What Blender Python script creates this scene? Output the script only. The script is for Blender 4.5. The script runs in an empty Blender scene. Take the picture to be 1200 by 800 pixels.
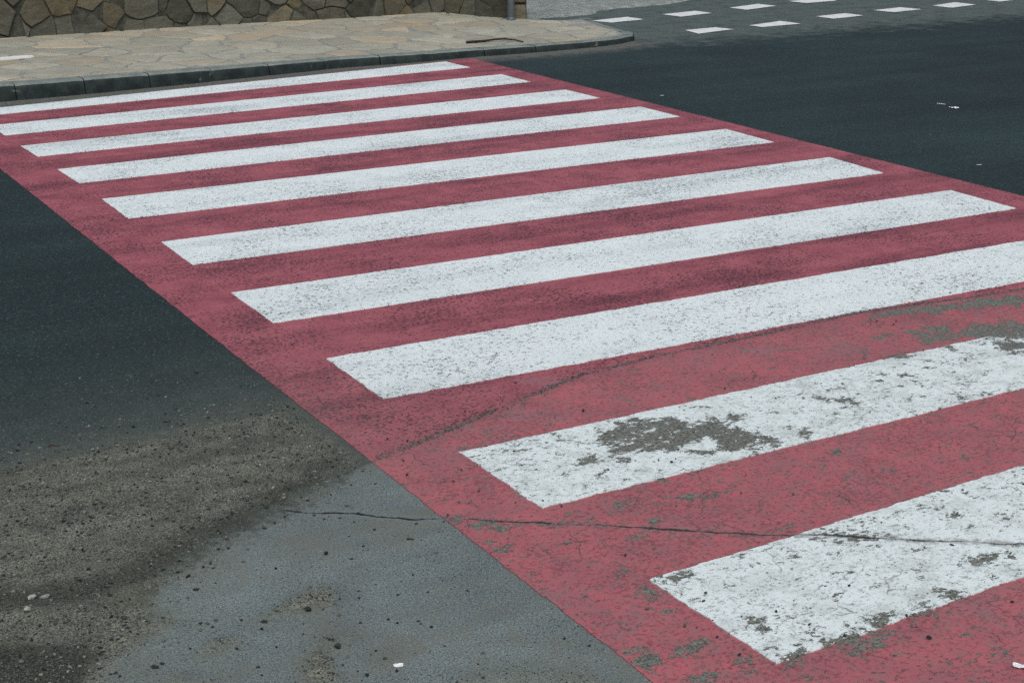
import bpy, bmesh, math, random
import numpy as np
from mathutils import Vector, noise as mnoise

random.seed(7); rng = np.random.default_rng(7)
sc = bpy.context.scene
COL = sc.collection

# ------------------------------------------------------------------ camera
F_PX, PITCH, ROLL, YAW = 1746.887, 0.3143, -0.0044, 0.5219
CAM = np.array([-1.976, -11.763, 1.733])
F_PX, PITCH, ROLL, YAW, CAM[0], CAM[1], CAM[2] = (1746.886589, 0.314301, -0.004142, 0.521549, -1.976154, -11.763460, 1.733159)
cy, sy, cp, sp = math.cos(YAW), math.sin(YAW), math.cos(PITCH), math.sin(PITCH)
FWD = np.array([sy*cp, cy*cp, -sp]); R0 = np.array([cy, -sy, 0.0]); U0 = np.cross(R0, FWD)
RIGHT = math.cos(ROLL)*R0 + math.sin(ROLL)*U0
UP = -math.sin(ROLL)*R0 + math.cos(ROLL)*U0

def G(x, y, z=0.0):
    """where a spot seen in the survey photo lies on the ground (metres)"""
    d = FWD*F_PX + RIGHT*(x-600) - UP*(y-400)
    return CAM + (z-CAM[2])/d[2]*d
def G2(pts, z=0.0):
    return np.array([G(x, y, z)[:2] for x, y in pts])

# ------------------------------------------------------------------ object helpers
def tag(o, label=None, cat=None, group=None, kind=None):
    if label: o['label'] = label
    if cat: o['category'] = cat
    if group: o['group'] = group
    if kind: o['kind'] = kind
    return o
def link(name, me, parent=None, mats=()):
    o = bpy.data.objects.new(name, me); COL.objects.link(o)
    for m in mats: me.materials.append(m)
    if parent: o.parent = parent
    return o
def mesh_np(name, V, Fq, smooth=False):
    me = bpy.data.meshes.new(name)
    V = np.asarray(V, float)
    me.from_pydata(V.tolist(), [], [tuple(f) for f in (Fq.tolist() if isinstance(Fq, np.ndarray) else Fq)])
    me.validate(); me.update()
    if smooth: me.polygons.foreach_set('use_smooth', [True]*len(me.polygons))
    return me
def attr(me, name, vals):
    a = me.attributes.new(name, 'FLOAT', 'POINT'); a.data.foreach_set('value', np.asarray(vals, np.float32))
def empty(name, loc=(0, 0, 0)):
    o = bpy.data.objects.new(name, None); COL.objects.link(o); o.location = loc; o.empty_display_size = .2
    return o

# ------------------------------------------------------------------ 2-D field helpers (numpy)
def seg_dist(P, pts):
    d = np.full(len(P), 1e9)
    for a, b in zip(pts[:-1], pts[1:]):
        ab = b-a; t = np.clip(((P-a)@ab)/(ab@ab), 0, 1)
        d = np.minimum(d, np.linalg.norm(P-(a+t[:, None]*ab), axis=1))
    return d
def poly_sdf(P, pts):
    """positive inside"""
    pts = np.asarray(pts); d = seg_dist(P, np.vstack([pts, pts[:1]]))
    ins = np.zeros(len(P), bool); n = len(pts)
    for i in range(n):
        x1, y1 = pts[i]; x2, y2 = pts[(i+1) % n]
        c = ((y1 > P[:, 1]) != (y2 > P[:, 1]))
        xx = x1+(P[:, 1]-y1)*(x2-x1)/(y2-y1+1e-12)
        ins ^= c & (P[:, 0] < xx)
    return np.where(ins, d, -d)
def sst(a, b, x):
    t = np.clip((x-a)/(b-a), 0, 1); return t*t*(3-2*t)

# --- features of the ground, as outlines on it
SEAM = np.vstack([[[-30, -12.5], [-6, -11.0], [-2.2, -9.15]], G2([(250, 642), (350, 590), (435, 541), (500, 515), (560, 490), (620, 465), (680, 440), (760, 420), (900, 391), (1000, 368)]), [[2.8, -7.62], [4.2, -7.66], [9, -7.7], [60, -7.9]]])
CRACK = G2([(335, 598), (375, 601), (420, 602), (470, 607), (520, 608), (570, 610), (620, 613), (700, 616), (760, 620), (830, 624), (900, 628), (960, 629), (1060, 634), (1130, 637), (1200, 640), (1300, 648)])
CRACK2 = G2([(1008, 765), (1040, 772), (1075, 780), (1110, 795), (1150, 815)])
SAND = G2([(-250, 610), (-80, 562), (0, 546), (130, 523), (250, 495), (335, 478), (395, 508), (432, 541), (380, 572), (345, 594), (300, 613), (250, 640), (215, 670), (190, 705), (215, 735), (170, 760), (130, 800), (60, 860), (-250, 900)])
SAND_SMALL = [G2(q) for q in (
    [(300, 728), (335, 705), (372, 684), (392, 690), (394, 714), (345, 722)],
    [(218, 776), (245, 748), (275, 744), (290, 758), (262, 770), (236, 780)],
    [(345, 810), (352, 772), (375, 750), (415, 743), (408, 756), (388, 764), (398, 782), (405, 810)],
    [(195, 810), (200, 790), (228, 787), (240, 810)],
    [(418, 780), (430, 766), (470, 768), (466, 780)],
    [(500, 815), (540, 788), (610, 778), (700, 790), (740, 815)])]
DARK_DIRT = [(G2(q), w) for q, w in (
    ([(-60, 700), (40, 690), (120, 672), (200, 640), (300, 590), (370, 548), (405, 545), (380, 565), (290, 620), (200, 668), (110, 705), (40, 712), (-60, 722)], .80),
    ([(-60, 770), (20, 760), (95, 758), (112, 770), (90, 800), (60, 830), (-60, 850)], 1.0),
    ([(130, 545), (220, 512), (330, 497), (390, 520), (330, 528), (230, 540)], .45),
    ([(-60, 588), (60, 570), (120, 575), (60, 600), (-60, 618)], .25))]
KERB_PX = [(0, 120), (100, 111), (220, 99), (400, 80), (500, 72.5), (560, 67), (640, 61), (700, 55.5), (727, 52)]
KERB_FRONT = np.vstack([[[-9.5, -1.15], [-4, -.62]], G2(KERB_PX)])

def worn(q, k=1.0): return (np.array(q), k)
Z7 = lambda L: G2([(680+x/3.75, 450+y/3.75) for x, y in L])
Z4 = lambda L: G2([(1020+x/6.667, 330+y/6.667) for x, y in L])
Z6 = lambda L: G2([(930+x/3.333, 560+y/3.333) for x, y in L])
Z5 = lambda L: G2([(740+x/5.714, 660+y/5.714) for x, y in L])
ZS = lambda L: G2([(360+x/4, 580+y/4) for x, y in L])
WEAR = [
    Z7([(70, 225), (250, 155), (420, 160), (480, 185), (600, 155), (640, 190), (760, 215), (862, 255), (770, 265), (690, 292), (640, 300), (560, 238), (475, 262), (440, 305), (330, 298), (240, 302), (140, 325), (110, 270)]),
    Z7([(955, 225), (975, 205), (1020, 235), (1000, 250)]), Z7([(0, 340), (40, 330), (60, 345), (0, 385)]),
    Z7([(650, 150), (720, 150), (710, 175), (660, 178)]), Z7([(1025, 72), (1060, 62), (1070, 75)]), Z7([(545, 105), (600, 100), (575, 115)]),
    Z7([(480, 300), (570, 305), (540, 315)]), Z7([(150, 350), (200, 352), (175, 362)]),
    Z7([(185, 520), (270, 510), (250, 540), (190, 540)]), Z7([(630, 440), (670, 440), (685, 462), (650, 465)]), Z7([(430, 500), (520, 485), (560, 492), (450, 515)]),
    Z7([(270, 600), (350, 595), (330, 615)]), Z7([(1080, 290), (1180, 275), (1120, 305)]), Z7([(310, 640), (390, 645), (340, 660)]),
    Z4([(270, 400), (420, 350), (560, 340), (650, 390), (800, 340), (1100, 310), (1250, 360), (1260, 450), (860, 450), (700, 440), (520, 470), (400, 495), (380, 440)]),
    Z4([(-40, 285), (200, 222), (450, 192), (620, 190), (800, 145), (1150, 112), (1250, 150), (1150, 195), (900, 205), (600, 235), (300, 262), (0, 300)]),
    Z4([(960, 490), (1100, 478), (1250, 500), (1200, 540), (1040, 535)]), Z4([(130, 585), (230, 560), (305, 575), (260, 605), (140, 610)]),
    Z4([(30, 430), (130, 405), (200, 440), (110, 465)]), Z4([(130, 730), (290, 725), (260, 750), (150, 750)]), Z4([(20, 775), (140, 780), (100, 800)]),
    Z4([(1150, 555), (1260, 540), (1260, 580)]), Z4([(590, 520), (650, 540), (620, 555)]),
    Z6([(190, 650), (240, 610), (330, 545), (385, 570), (400, 600), (520, 515), (545, 515), (440, 590), (340, 640), (280, 690), (220, 690)]),
    Z6([(710, 325), (790, 305), (850, 285), (860, 300), (800, 335), (740, 342)]), Z6([(580, 155), (610, 130), (660, 140), (685, 160)]),
    Z6([(580, 455), (640, 450), (640, 470), (600, 475)]), Z6([(225, 235), (260, 230), (300, 245), (240, 248)]), Z6([(390, 238), (440, 240), (400, 250)]),
    Z5([(770, 385), (800, 355), (840, 350), (820, 385), (880, 430), (905, 455), (850, 450)]), Z5([(350, 205), (380, 205), (470, 245), (420, 245)]),
    Z5([(1060, 610), (1110, 560), (1135, 600), (1100, 640), (1040, 670)]), Z5([(270, 130), (290, 120), (305, 150)]),
    Z5([(350, 560), (400, 500), (460, 520), (420, 590), (350, 600)]), Z5([(420, 760), (500, 720), (620, 740), (700, 780), (420, 800)]),
    Z5([(130, 340), (210, 310), (300, 310), (280, 345), (160, 350)]), Z5([(40, 180), (90, 150), (210, 200), (120, 215)]), Z5([(0, 640), (60, 560), (120, 620), (180, 760), (60, 700)]),
    ZS([(650, 120), (760, 115), (880, 120), (1000, 135), (960, 150), (880, 145), (860, 165), (800, 165), (740, 140), (690, 135)]), ZS([(880, 165), (930, 165), (910, 190)]),
    ZS([(860, 235), (920, 240), (940, 265), (880, 260)]), ZS([(1080, 130), (1200, 132), (1200, 145), (1100, 145)]),
    G2([(540, 480), (548, 478), (548, 484), (541, 485)]), G2([(985, 470), (1000, 465), (1002, 475)]), G2([(800, 470), (815, 468), (812, 474)]),
]
PALE = [G2([(587, 486), (600, 480), (640, 482), (668, 486), (672, 493), (640, 497), (600, 492)]), G2([(860, 412), (900, 405), (925, 410), (880, 420)]), G2([(600, 447), (640, 440), (668, 447), (640, 455)])]

def ground_fields(P, paint=False):
    """fields sampled on a ground mesh's vertices"""
    out = {}
    sv = np.interp(P[:, 0], SEAM[:, 0], SEAM[:, 1])
    out['old'] = np.clip(sv-P[:, 1], -1, 1)                        # metres past the seam, on the old side
    near = (P[:, 1] < -6.0) & (P[:, 1] > -12) & (P[:, 0] > -4) & (P[:, 0] < 6)
    Q = P[near]
    def put(name, vals, default):
        a = np.full(len(P), default, float); a[near] = vals; out[name] = a
    def line_dist(L):
        # signed across the line, so that it stays exact between vertices
        v = np.interp(Q[:, 0], L[:, 0], L[:, 1]); sl = np.gradient(v, Q[:, 0]+1e-9*np.arange(len(Q))) if False else (L[-1, 1]-L[0, 1])/(L[-1, 0]-L[0, 0])
        end = np.maximum(np.maximum(L[0, 0]-Q[:, 0], Q[:, 0]-L[-1, 0]), 0)
        d = (Q[:, 1]-v)/math.hypot(1, sl)
        return np.clip(np.where(end > 0, np.where(d < 0, d-end, d+end), d), -.3, .3)
    put('crack', line_dist(CRACK), .3); put('crack_side', line_dist(CRACK2), .3)
    s = poly_sdf(Q, SAND)
    sand = sst(-.10, .10, s)
    sand = np.maximum(sand, .62*np.exp(np.minimum(s, 0)/.42)*(np.interp(Q[:, 0], SEAM[:, 0], SEAM[:, 1]) < Q[:, 1]+.05))
    sand = np.maximum(sand, .50*np.exp(np.minimum(s+.02, 0)/.13))
    for q, w in zip(SAND_SMALL, (.95, .85, .9, .8, .55, .62)): sand = np.maximum(sand, w*sst(-.06, .05, poly_sdf(Q, q)))
    put('sand', sand, 0.0)
    drt = np.zeros(len(Q))
    for q, w in DARK_DIRT: drt = np.maximum(drt, w*sst(-.09, .05, poly_sdf(Q, q)))
    put('dirt', drt, 0.0)
    if paint:
        w = np.zeros(len(Q))
        for q in WEAR: w = np.maximum(w, sst(-.045, .040, poly_sdf(Q, q)))
        put('wear', w, 0.0)
        w = np.zeros(len(Q))
        for q in PALE: w = np.maximum(w, sst(-.01, .01, poly_sdf(Q, q)))
        put('thin', w, 0.0)
    else:
        far = P[:, 1] > -4
        d = np.zeros(len(P)); Pf = P[far]
        kd = seg_dist(Pf, KERB_FRONT)
        g = np.maximum(.95*np.exp(-(kd/.26)**2), .74*sst(-1.0, .9, Pf[:, 1])*sst(5.6, 6.6, Pf[:, 0]))
        # dust swept together by the far crossing
        for c, r, w in (((7.6, 1.5), (1.1, .55), .7), ((8.7, 1.6), (.8, .35), .45), ((9.2, 2.2), (1.8, 1.2), .35), ((6.6, .9), (.35, .4), .55), ((11.5, 2.6), (3.0, 1.6), .35)):
            g = np.maximum(g, w*np.exp(-(((Pf-np.array(c))/np.array(r))**2).sum(1)))
        d[far] = g
        out['gutter'] = d
        e = np.zeros(len(P)); e[far] = np.exp(-(kd/.34)**4)*(Pf[:, 0] < 7); out['kerb_dirt'] = e
    return out

# ------------------------------------------------------------------ node helpers
class N:
    def __init__(s, name):
        s.m = bpy.data.materials.new(name); s.m.use_nodes = True; s.t = s.m.node_tree; s.t.nodes.clear()
        s.out = s.t.nodes.new('ShaderNodeOutputMaterial'); s.b = s.t.nodes.new('ShaderNodeBsdfPrincipled')
        s.t.links.new(s.b.outputs[0], s.out.inputs[0])
        s.pos = s.t.nodes.new('ShaderNodeNewGeometry').outputs['Position']
    def inp(s, node, sock, v):
        if v is None: return
        i = node.inputs[sock]
        if isinstance(v, bpy.types.NodeSocket): s.t.links.new(v, i)
        elif isinstance(v, (tuple, list)) and len(v) == 3 and i.type == 'RGBA': i.default_value = (*v, 1)
        else: i.default_value = v
    def math(s, op, a, b=None, c=None, clamp=False):
        n = s.t.nodes.new('ShaderNodeMath'); n.operation = op; n.use_clamp = clamp
        for k, v in enumerate((a, b, c)): s.inp(n, k, v)
        return n.outputs[0]
    def step(s, x, lo, hi):
        n = s.t.nodes.new('ShaderNodeMapRange'); n.interpolation_type = 'SMOOTHSTEP'
        s.inp(n, 0, x); s.inp(n, 1, lo); s.inp(n, 2, hi); return n.outputs[0]
    def rng(s, x, a, b, c, d):
        n = s.t.nodes.new('ShaderNodeMapRange'); s.inp(n, 0, x)
        for k, v in zip((1, 2, 3, 4), (a, b, c, d)): s.inp(n, k, v)
        return n.outputs[0]
    def mix(s, f, a, b, mode='MIX'):
        n = s.t.nodes.new('ShaderNodeMix'); n.data_type = 'RGBA'; n.blend_type = mode
        s.inp(n, 0, f); s.inp(n, 6, a); s.inp(n, 7, b); return n.outputs[2]
    def fmix(s, f, a, b):
        n = s.t.nodes.new('ShaderNodeMix'); s.inp(n, 0, f); s.inp(n, 2, a); s.inp(n, 3, b); return n.outputs[0]
    def vec(s, scale=(1, 1, 1), off=(0, 0, 0), rot=0.0, src=None):
        n = s.t.nodes.new('ShaderNodeMapping'); s.inp(n, 0, src or s.pos); n.inputs['Scale'].default_value = scale
        n.inputs['Location'].default_value = off; n.inputs['Rotation'].default_value = (0, 0, rot); return n.outputs[0]
    def noise(s, scale, detail=2, rough=.5, dist=0.0, vec=None):
        n = s.t.nodes.new('ShaderNodeTexNoise'); s.inp(n, 'Vector', vec or s.pos); n.inputs['Scale'].default_value = scale
        n.inputs['Detail'].default_value = detail; n.inputs['Roughness'].default_value = rough; n.inputs['Distortion'].default_value = dist
        return n.outputs[0]
    def voro(s, scale, feat='F1', vec=None, rand=1.0):
        n = s.t.nodes.new('ShaderNodeTexVoronoi'); n.feature = feat; s.inp(n, 'Vector', vec or s.pos); n.inputs['Scale'].default_value = scale
        n.inputs['Randomness'].default_value = rand
        return n
    def attr(s, name, out='Fac'):
        n = s.t.nodes.new('ShaderNodeAttribute'); n.attribute_name = name; return n.outputs[out]
    def bright(s, col, f):
        """colour times a scalar"""
        n = s.t.nodes.new('ShaderNodeVectorMath'); n.operation = 'SCALE'; s.inp(n, 0, col); s.inp(n, 3, f); return n.outputs[0]
    def finish(s, col, rough=.8, height=None, bstr=.6, bdist=.003, spec=.35):
        s.inp(s.b, 'Base Color', col); s.inp(s.b, 'Roughness', rough); s.b.inputs['Specular IOR Level'].default_value = spec
        if height is not None:
            n = s.t.nodes.new('ShaderNodeBump'); n.inputs['Strength'].default_value = bstr; n.inputs['Distance'].default_value = bdist
            s.inp(n, 'Height', height); s.t.links.new(n.outputs[0], s.b.inputs['Normal'])
        return s.m

def gray(v, tint=(1, 1, 1)): return tuple(v*t for t in tint)

def asphalt(n, gutter=True):
    """new and old asphalt, sand and dirt: returns colour, height, old mask"""
    big = n.noise(.7, 4, .6); mid = n.noise(5, 4, .6); fine = n.noise(260, 2, .7); grit = n.noise(90, 3, .65)
    v1 = n.voro(170); cell = n.t.nodes.new('ShaderNodeSeparateColor'); n.inp(cell, 0, v1.outputs['Color']); cr = cell.outputs[0]
    # streaks left by rolling and wheels, along the road
    streak = n.noise(1.0, 4, .6, vec=n.vec((.25, 3.2, 1)))
    new = n.mix(n.step(cr, .55, 1.0), (.0135, .0275, .0288), (.0395, .0660, .0665))
    new = n.mix(n.step(grit, .35, .62), n.bright(new, .62), new)
    new = n.bright(new, n.math('MULTIPLY', n.rng(big, .3, .7, .80, 1.22), n.rng(streak, .3, .7, .84, 1.18)))
    new = n.bright(new, n.rng(n.noise(.16, 2, .5, vec=n.vec((1, 1, 1), (3.1, 0, 0))), .38, .62, .84, 1.14))
    new = n.mix(n.step(cr, .990, .996), new, (.10, .12, .12))
    # old smooth asphalt
    old = n.mix(n.step(n.math('ADD', n.math('MULTIPLY', fine, .5), n.math('MULTIPLY', n.noise(130, 4, .75), .5)), .36, .62), (.056, .078, .081), (.225, .268, .266))
    old = n.bright(old, n.math('MULTIPLY', n.rng(n.noise(2.2, 5, .65, dist=.6), .3, .7, .76, 1.22), n.rng(n.noise(1.0, 6, .7, vec=n.vec((1.2, 7, 1), (0, 0, 0), .75)), .35, .65, .88, 1.12)))
    pit = n.step(n.voro(62).outputs['Distance'], .20, .10)
    old = n.mix(n.math('MULTIPLY', pit, n.step(n.noise(3.1, 3, .6), .38, .58)), old, (.022, .027, .028))
    tan = n.step(n.math('ADD', n.noise(3.4, 7, .75), n.math('MULTIPLY', n.noise(110, 3, .7), .7)), .80, 1.0)
    old = n.mix(n.math('MULTIPLY', tan, .7), old, (.150, .155, .128))
    jit = n.math('MULTIPLY', n.math('SUBTRACT', n.noise(38, 4, .7), .5), .06)
    sx = n.t.nodes.new('ShaderNodeSeparateXYZ'); n.inp(sx, 0, n.pos)
    loose = n.step(sx.outputs[0], -.26, -.42)                 # outside the paint the joint is buried in loose dirt
    jit = n.math('MULTIPLY', jit, n.fmix(loose, 1.0, .9))
    omask = n.step(n.math('ADD', n.math('MULTIPLY', n.attr('old'), n.fmix(loose, 1.0, .13)), jit), -.006, .008)
    col = n.mix(omask, new, old)
    # pale worn lip on the old side of seam and crack
    cd = n.math('MINIMUM', n.math('ABSOLUTE', n.math('ADD', n.attr('crack'), n.math('MULTIPLY', n.math('SUBTRACT', n.noise(9, 5, .65), .5), .045))), n.math('ADD', n.math('ABSOLUTE', n.math('ADD', n.attr('crack_side'), n.math('MULTIPLY', n.math('SUBTRACT', n.noise(14, 4, .6), .5), .03))), .0032))
    lip = n.math('MULTIPLY', n.step(n.math('ADD', cd, n.math('MULTIPLY', mid, .03)), .055, .015), n.math('MULTIPLY', omask, .45))
    col = n.mix(lip, col, (.17, .20, .20))
    # sand: fine grains, thick and thin
    sgrain = n.mix(n.step(n.noise(210, 3, .75), .36, .64), (.028, .033, .026), (.225, .236, .186))
    sgrain = n.mix(n.step(n.noise(14, 4, .65), .35, .68), n.bright(sgrain, .78), n.bright(sgrain, 1.12))
    sgrain = n.bright(sgrain, n.rng(n.noise(1.0, 6, .72, vec=n.vec((1.6, 9, 1), (0, 0, 0), .42)), .35, .65, .72, 1.22))
    sgrain = n.mix(n.math('MULTIPLY', n.step(n.noise(6, 6, .75), .46, .70), .5), sgrain, n.mix(n.step(n.noise(190, 3, .7), .36, .64), (.030, .031, .022), (.150, .148, .108)))
    sgrain = n.bright(sgrain, n.rng(n.attr('old'), .12, .32, 1.0, 1.38))
    dirt = n.step(n.math('ADD', n.attr('dirt'), n.math('MULTIPLY', n.math('SUBTRACT', n.noise(9, 5, .65), .5), 1.1)), .15, .95)
    sgrain = n.mix(dirt, sgrain, n.mix(n.step(n.noise(170, 3, .75), .38, .66), (.014, .0165, .013), (.084, .088, .064)))
    sfac = n.math('ADD', n.attr('sand'), n.math('ADD', n.math('MULTIPLY', n.math('SUBTRACT', n.noise(13, 6, .7), .5), .75),
                                               n.math('MULTIPLY', n.math('SUBTRACT', n.noise(240, 2, .7), .5), .9)))
    smask = n.math('MULTIPLY', n.step(sfac, .44, .90), n.step(n.attr('sand'), .02, .2))
    col = n.mix(smask, col, sgrain)
    veil = n.math('MULTIPLY', n.math('MULTIPLY', n.attr('sand'), n.rng(n.noise(6, 5, .65), .3, .7, .55, 1.25)), n.rng(n.noise(180, 3, .7), .35, .65, .4, 1.3), clamp=True)
    veil = n.math('MULTIPLY', veil, n.math('SUBTRACT', 1.0, smask))
    col = n.mix(n.math('MULTIPLY', veil, .95), col, (.128, .146, .122))
    if gutter:
        gf = n.math('ADD', n.attr('gutter'), n.math('MULTIPLY', n.math('SUBTRACT', n.noise(4.5, 6, .72), .5), 1.7))
        gm = n.math('MULTIPLY', n.step(gf, .22, .85), n.step(n.attr('gutter'), .03, .25))
        col = n.mix(n.math('MULTIPLY', gm, .85), col, n.mix(n.step(n.noise(40, 4, .7), .35, .65), (.066, .092, .090), (.140, .165, .148)))
        kd_ = n.math('MULTIPLY', n.attr('kerb_dirt'), n.step(n.noise(9, 6, .75), .30, .56))
        col = n.mix(n.math('MULTIPLY', kd_, .9), col, n.mix(n.step(n.noise(60, 4, .7), .35, .65), (.055, .056, .048), (.185, .182, .155)))
    # crack and seam grooves
    cj = n.math('MULTIPLY', n.math('SUBTRACT', n.noise(60, 4, .7), .5), .012)
    cw = n.step(n.math('ADD', cd, cj), n.rng(n.noise(6, 5, .7), .36, .64, .0012, .0085), n.rng(n.noise(6, 5, .7), .36, .64, -.0030, .0030))
    col = n.mix(cw, col, (.012, .013, .011))
    h = n.math('ADD', n.math('MULTIPLY', grit, 1.0), n.math('MULTIPLY', v1.outputs['Distance'], -.5))
    h = n.fmix(n.math('MULTIPLY', omask, .6), h, n.math('MULTIPLY', fine, .8))
    h = n.math('SUBTRACT', h, n.math('MULTIPLY', cw, 2.0))
    return col, h, omask, cw

# ------------------------------------------------------------------ materials
def mat_road():
    n = N('road_asphalt'); c, h, o, cw = asphalt(n)
    return n.finish(c, .86, h, .75, .004, .30)

def mat_paint(kind):
    n = N(kind+'_road_paint'); base, h, omask, cw = asphalt(n, gutter=False)
    red = kind == 'red'
    osoft = n.step(n.math('ADD', n.attr('old'), n.math('MULTIPLY', n.math('SUBTRACT', n.noise(7, 6, .7), .5), .55)), -.14, .14)
    big = n.noise(1.1, 4, .65); mid = n.noise(6, 5, .65); grit = n.noise(78, 4, .7); fine = n.noise(230, 3, .7)
    streak = n.noise(1.0, 5, .65, vec=n.vec((.55, 3.4, 1), (3, 1, 0)))
    if red:
        p = n.mix(n.step(mid, .3, .7), (.300, .080, .101), (.395, .116, .141))
        p = n.mix(n.math('MULTIPLY', n.step(streak, .44, .68), .60), p, (.175, .045, .062))
        oldp = n.mix(n.step(mid, .34, .66), (.350, .110, .128), (.445, .122, .140))
        oldp = n.mix(n.step(n.noise(2.7, 5, .7), .50, .72), oldp, (.300, .140, .152))
        p = n.mix(osoft, p, oldp)
    else:
        p = n.mix(n.step(mid, .3, .7), (.705, .785, .780), (.775, .850, .840))
        p = n.mix(n.math('MULTIPLY', n.step(streak, .48, .70), .48), p, (.46, .53, .54))
        oldp = n.mix(n.step(n.noise(9, 6, .7), .44, .72), (.73, .815, .805), (.54, .60, .575))
        p = n.mix(omask, p, oldp)
        # wheel and shoe dirt
        p = n.mix(n.math('MULTIPLY', n.step(n.noise(4.3, 6, .75, vec=n.vec((.7, 1.6, 1), (9, 2, 0))), .57, .76), .35), p, (.42, .43, .39))
    # pores between the stones of the new asphalt with their shade and dirt painted dark
    dens = n.rng(n.math('ADD', n.noise(2.4, 4, .6), n.math('MULTIPLY', n.math('SUBTRACT', streak, .5), .5)), .32, .68, .055 if red else .030, -.080 if red else -.055)
    if red: pore = n.step(grit, n.math('SUBTRACT', .475, dens), n.math('SUBTRACT', .39, dens))
    else: pore = n.step(grit, n.math('SUBTRACT', .435, dens), n.math('SUBTRACT', .36, dens))
    pore = n.math('MULTIPLY', pore, n.math('SUBTRACT', 1.0, n.math('MULTIPLY', omask, .55)))
    # flaking of the old coat
    flake = n.noise(17, 9, .72, dist=.35, vec=n.vec((.8, 1.15, 1), (2, 5, 0)))
    chip = n.noise(75, 5, .7, vec=n.vec((.8, 1.2, 1), (4, 4, 0)))
    patchy = n.noise(2.3, 4, .6, vec=n.vec((1, 1, 1), (17, 3, 0)))
    wsum = n.math('ADD', n.math('MULTIPLY', n.attr('wear'), .80),
                  n.math('ADD', n.math('MULTIPLY', n.math('SUBTRACT', flake, .5), 3.6), n.math('MULTIPLY', n.math('SUBTRACT', chip, .5), 2.3)))
    wsum = n.math('ADD', wsum, n.rng(patchy, .36, .64, -.08, .08 if red else .19))
    loss = n.math('MULTIPLY', n.step(wsum, .41, .53), omask)
    sdj = n.math('ADD', n.math('ABSOLUTE', n.attr('old')), n.math('MULTIPLY', n.math('SUBTRACT', n.noise(45, 5, .7), .5), .085))
    seamloss = n.math('MULTIPLY', n.step(sdj, .017, .004), n.step(n.noise(3, 2, .5, vec=n.vec((1, 1, 1), (0, 8, 0))), .66, .50))
    # curled hairline breaks
    hv = n.voro(7.5, 'DISTANCE_TO_EDGE', vec=n.t.nodes.new('ShaderNodeVectorMath').outputs[0])
    vm = hv.inputs['Vector'].links[0].from_node; vm.operation = 'ADD'
    nz = n.t.nodes.new('ShaderNodeTexNoise'); nz.inputs['Scale'].default_value = 9; nz.inputs['Detail'].default_value = 5
    n.inp(nz, 'Vector', n.pos); sc_ = n.t.nodes.new('ShaderNodeVectorMath'); sc_.operation = 'SCALE'; n.inp(sc_, 0, nz.outputs['Color']); sc_.inputs[3].default_value = .10
    n.inp(vm, 0, n.pos); n.inp(vm, 1, sc_.outputs[0])
    hair = n.math('MULTIPLY', n.step(hv.outputs[0], .020, .006), n.step(n.noise(3.6, 3, .6, vec=n.vec((1, 1, 1), (5, 5, 0))), .54, .62))
    hair = n.math('MULTIPLY', n.math('MULTIPLY', hair, omask), .75 if red else .5)
    # dust settled in the old coat, thin veil
    col = n.mix(n.math('MULTIPLY', pore, .85 if red else .85), p, (.060, .026, .034) if red else (.075, .085, .085))  # pore tone: small shadows and dirt put into the colour
    if red:
        veil = n.math('MULTIPLY', n.math('MULTIPLY', n.step(n.noise(21, 6, .75), .44, .64), n.step(fine, .38, .60)), n.math('MULTIPLY', omask, .70))
        col = n.mix(veil, col, (.185, .160, .148))
    else:
        veil = n.math('MULTIPLY', n.math('MULTIPLY', n.step(n.noise(23, 6, .75), .52, .70), n.step(fine, .46, .60)), n.math('MULTIPLY', omask, .8))
        col = n.mix(veil, col, (.20, .20, .175))
    col = n.mix(n.math('MULTIPLY', n.math('MULTIPLY', n.attr('thin'), n.step(n.noise(22, 5, .7), .36, .6)), .5), col, (.25, .16, .18) if red else (.5, .5, .5))
    spk = n.math('MULTIPLY', n.step(n.noise(84, 4, .78, vec=n.vec((.75, 1.15, 1), (7, 1, 0))), n.rng(n.noise(5, 4, .65), .35, .65, .475, .395), .36), omask)
    col = n.mix(n.math('MULTIPLY', spk, .80), col, (.085, .050, .052) if red else (.095, .105, .095))
    bare = n.mix(n.step(n.noise(120, 3, .7), .36, .62), (.070, .077, .066), (.200, .208, .178))
    col = n.mix(loss, col, bare)
    col = n.mix(n.math('MULTIPLY', seamloss, .9), col, n.mix(n.step(grit, .4, .6), (.035, .035, .034), (.15, .14, .13)))
    col = n.mix(hair, col, (.07, .06, .06))
    dust = n.math('MULTIPLY', n.math('MULTIPLY', n.attr('sand'), n.step(n.noise(30, 5, .75), .34, .62)), n.rng(n.noise(190, 3, .7), .36, .64, .2, 1.1), clamp=True)
    col = n.mix(n.math('MULTIPLY', dust, .8), col, (.150, .160, .135))
    lipn = n.math('MULTIPLY', n.step(n.math('ADD', n.math('ABSOLUTE', n.attr('crack')), n.math('MULTIPLY', n.math('SUBTRACT', n.noise(28, 5, .75), .5), .10)), .022, .002), n.math('MULTIPLY', omask, .55))
    col = n.mix(lipn, col, n.mix(n.step(grit, .4, .6), (.075, .072, .066), (.20, .19, .175)))
    cj = n.math('MULTIPLY', cw, .9); col = n.mix(cj, col, (.020, .019, .018))
    hh = n.math('ADD', n.math('MULTIPLY', grit, n.math('SUBTRACT', 1.0, n.math('MULTIPLY', omask, .5))), n.math('MULTIPLY', n.math('SUBTRACT', 1.0, loss), .45))
    hh = n.math('SUBTRACT', hh, n.math('ADD', n.math('MULTIPLY', cw, 2.0), n.math('MULTIPLY', seamloss, .7)))
    return n.finish(col, .72 if not red else .78, hh, .6, .004, .32)

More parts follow.
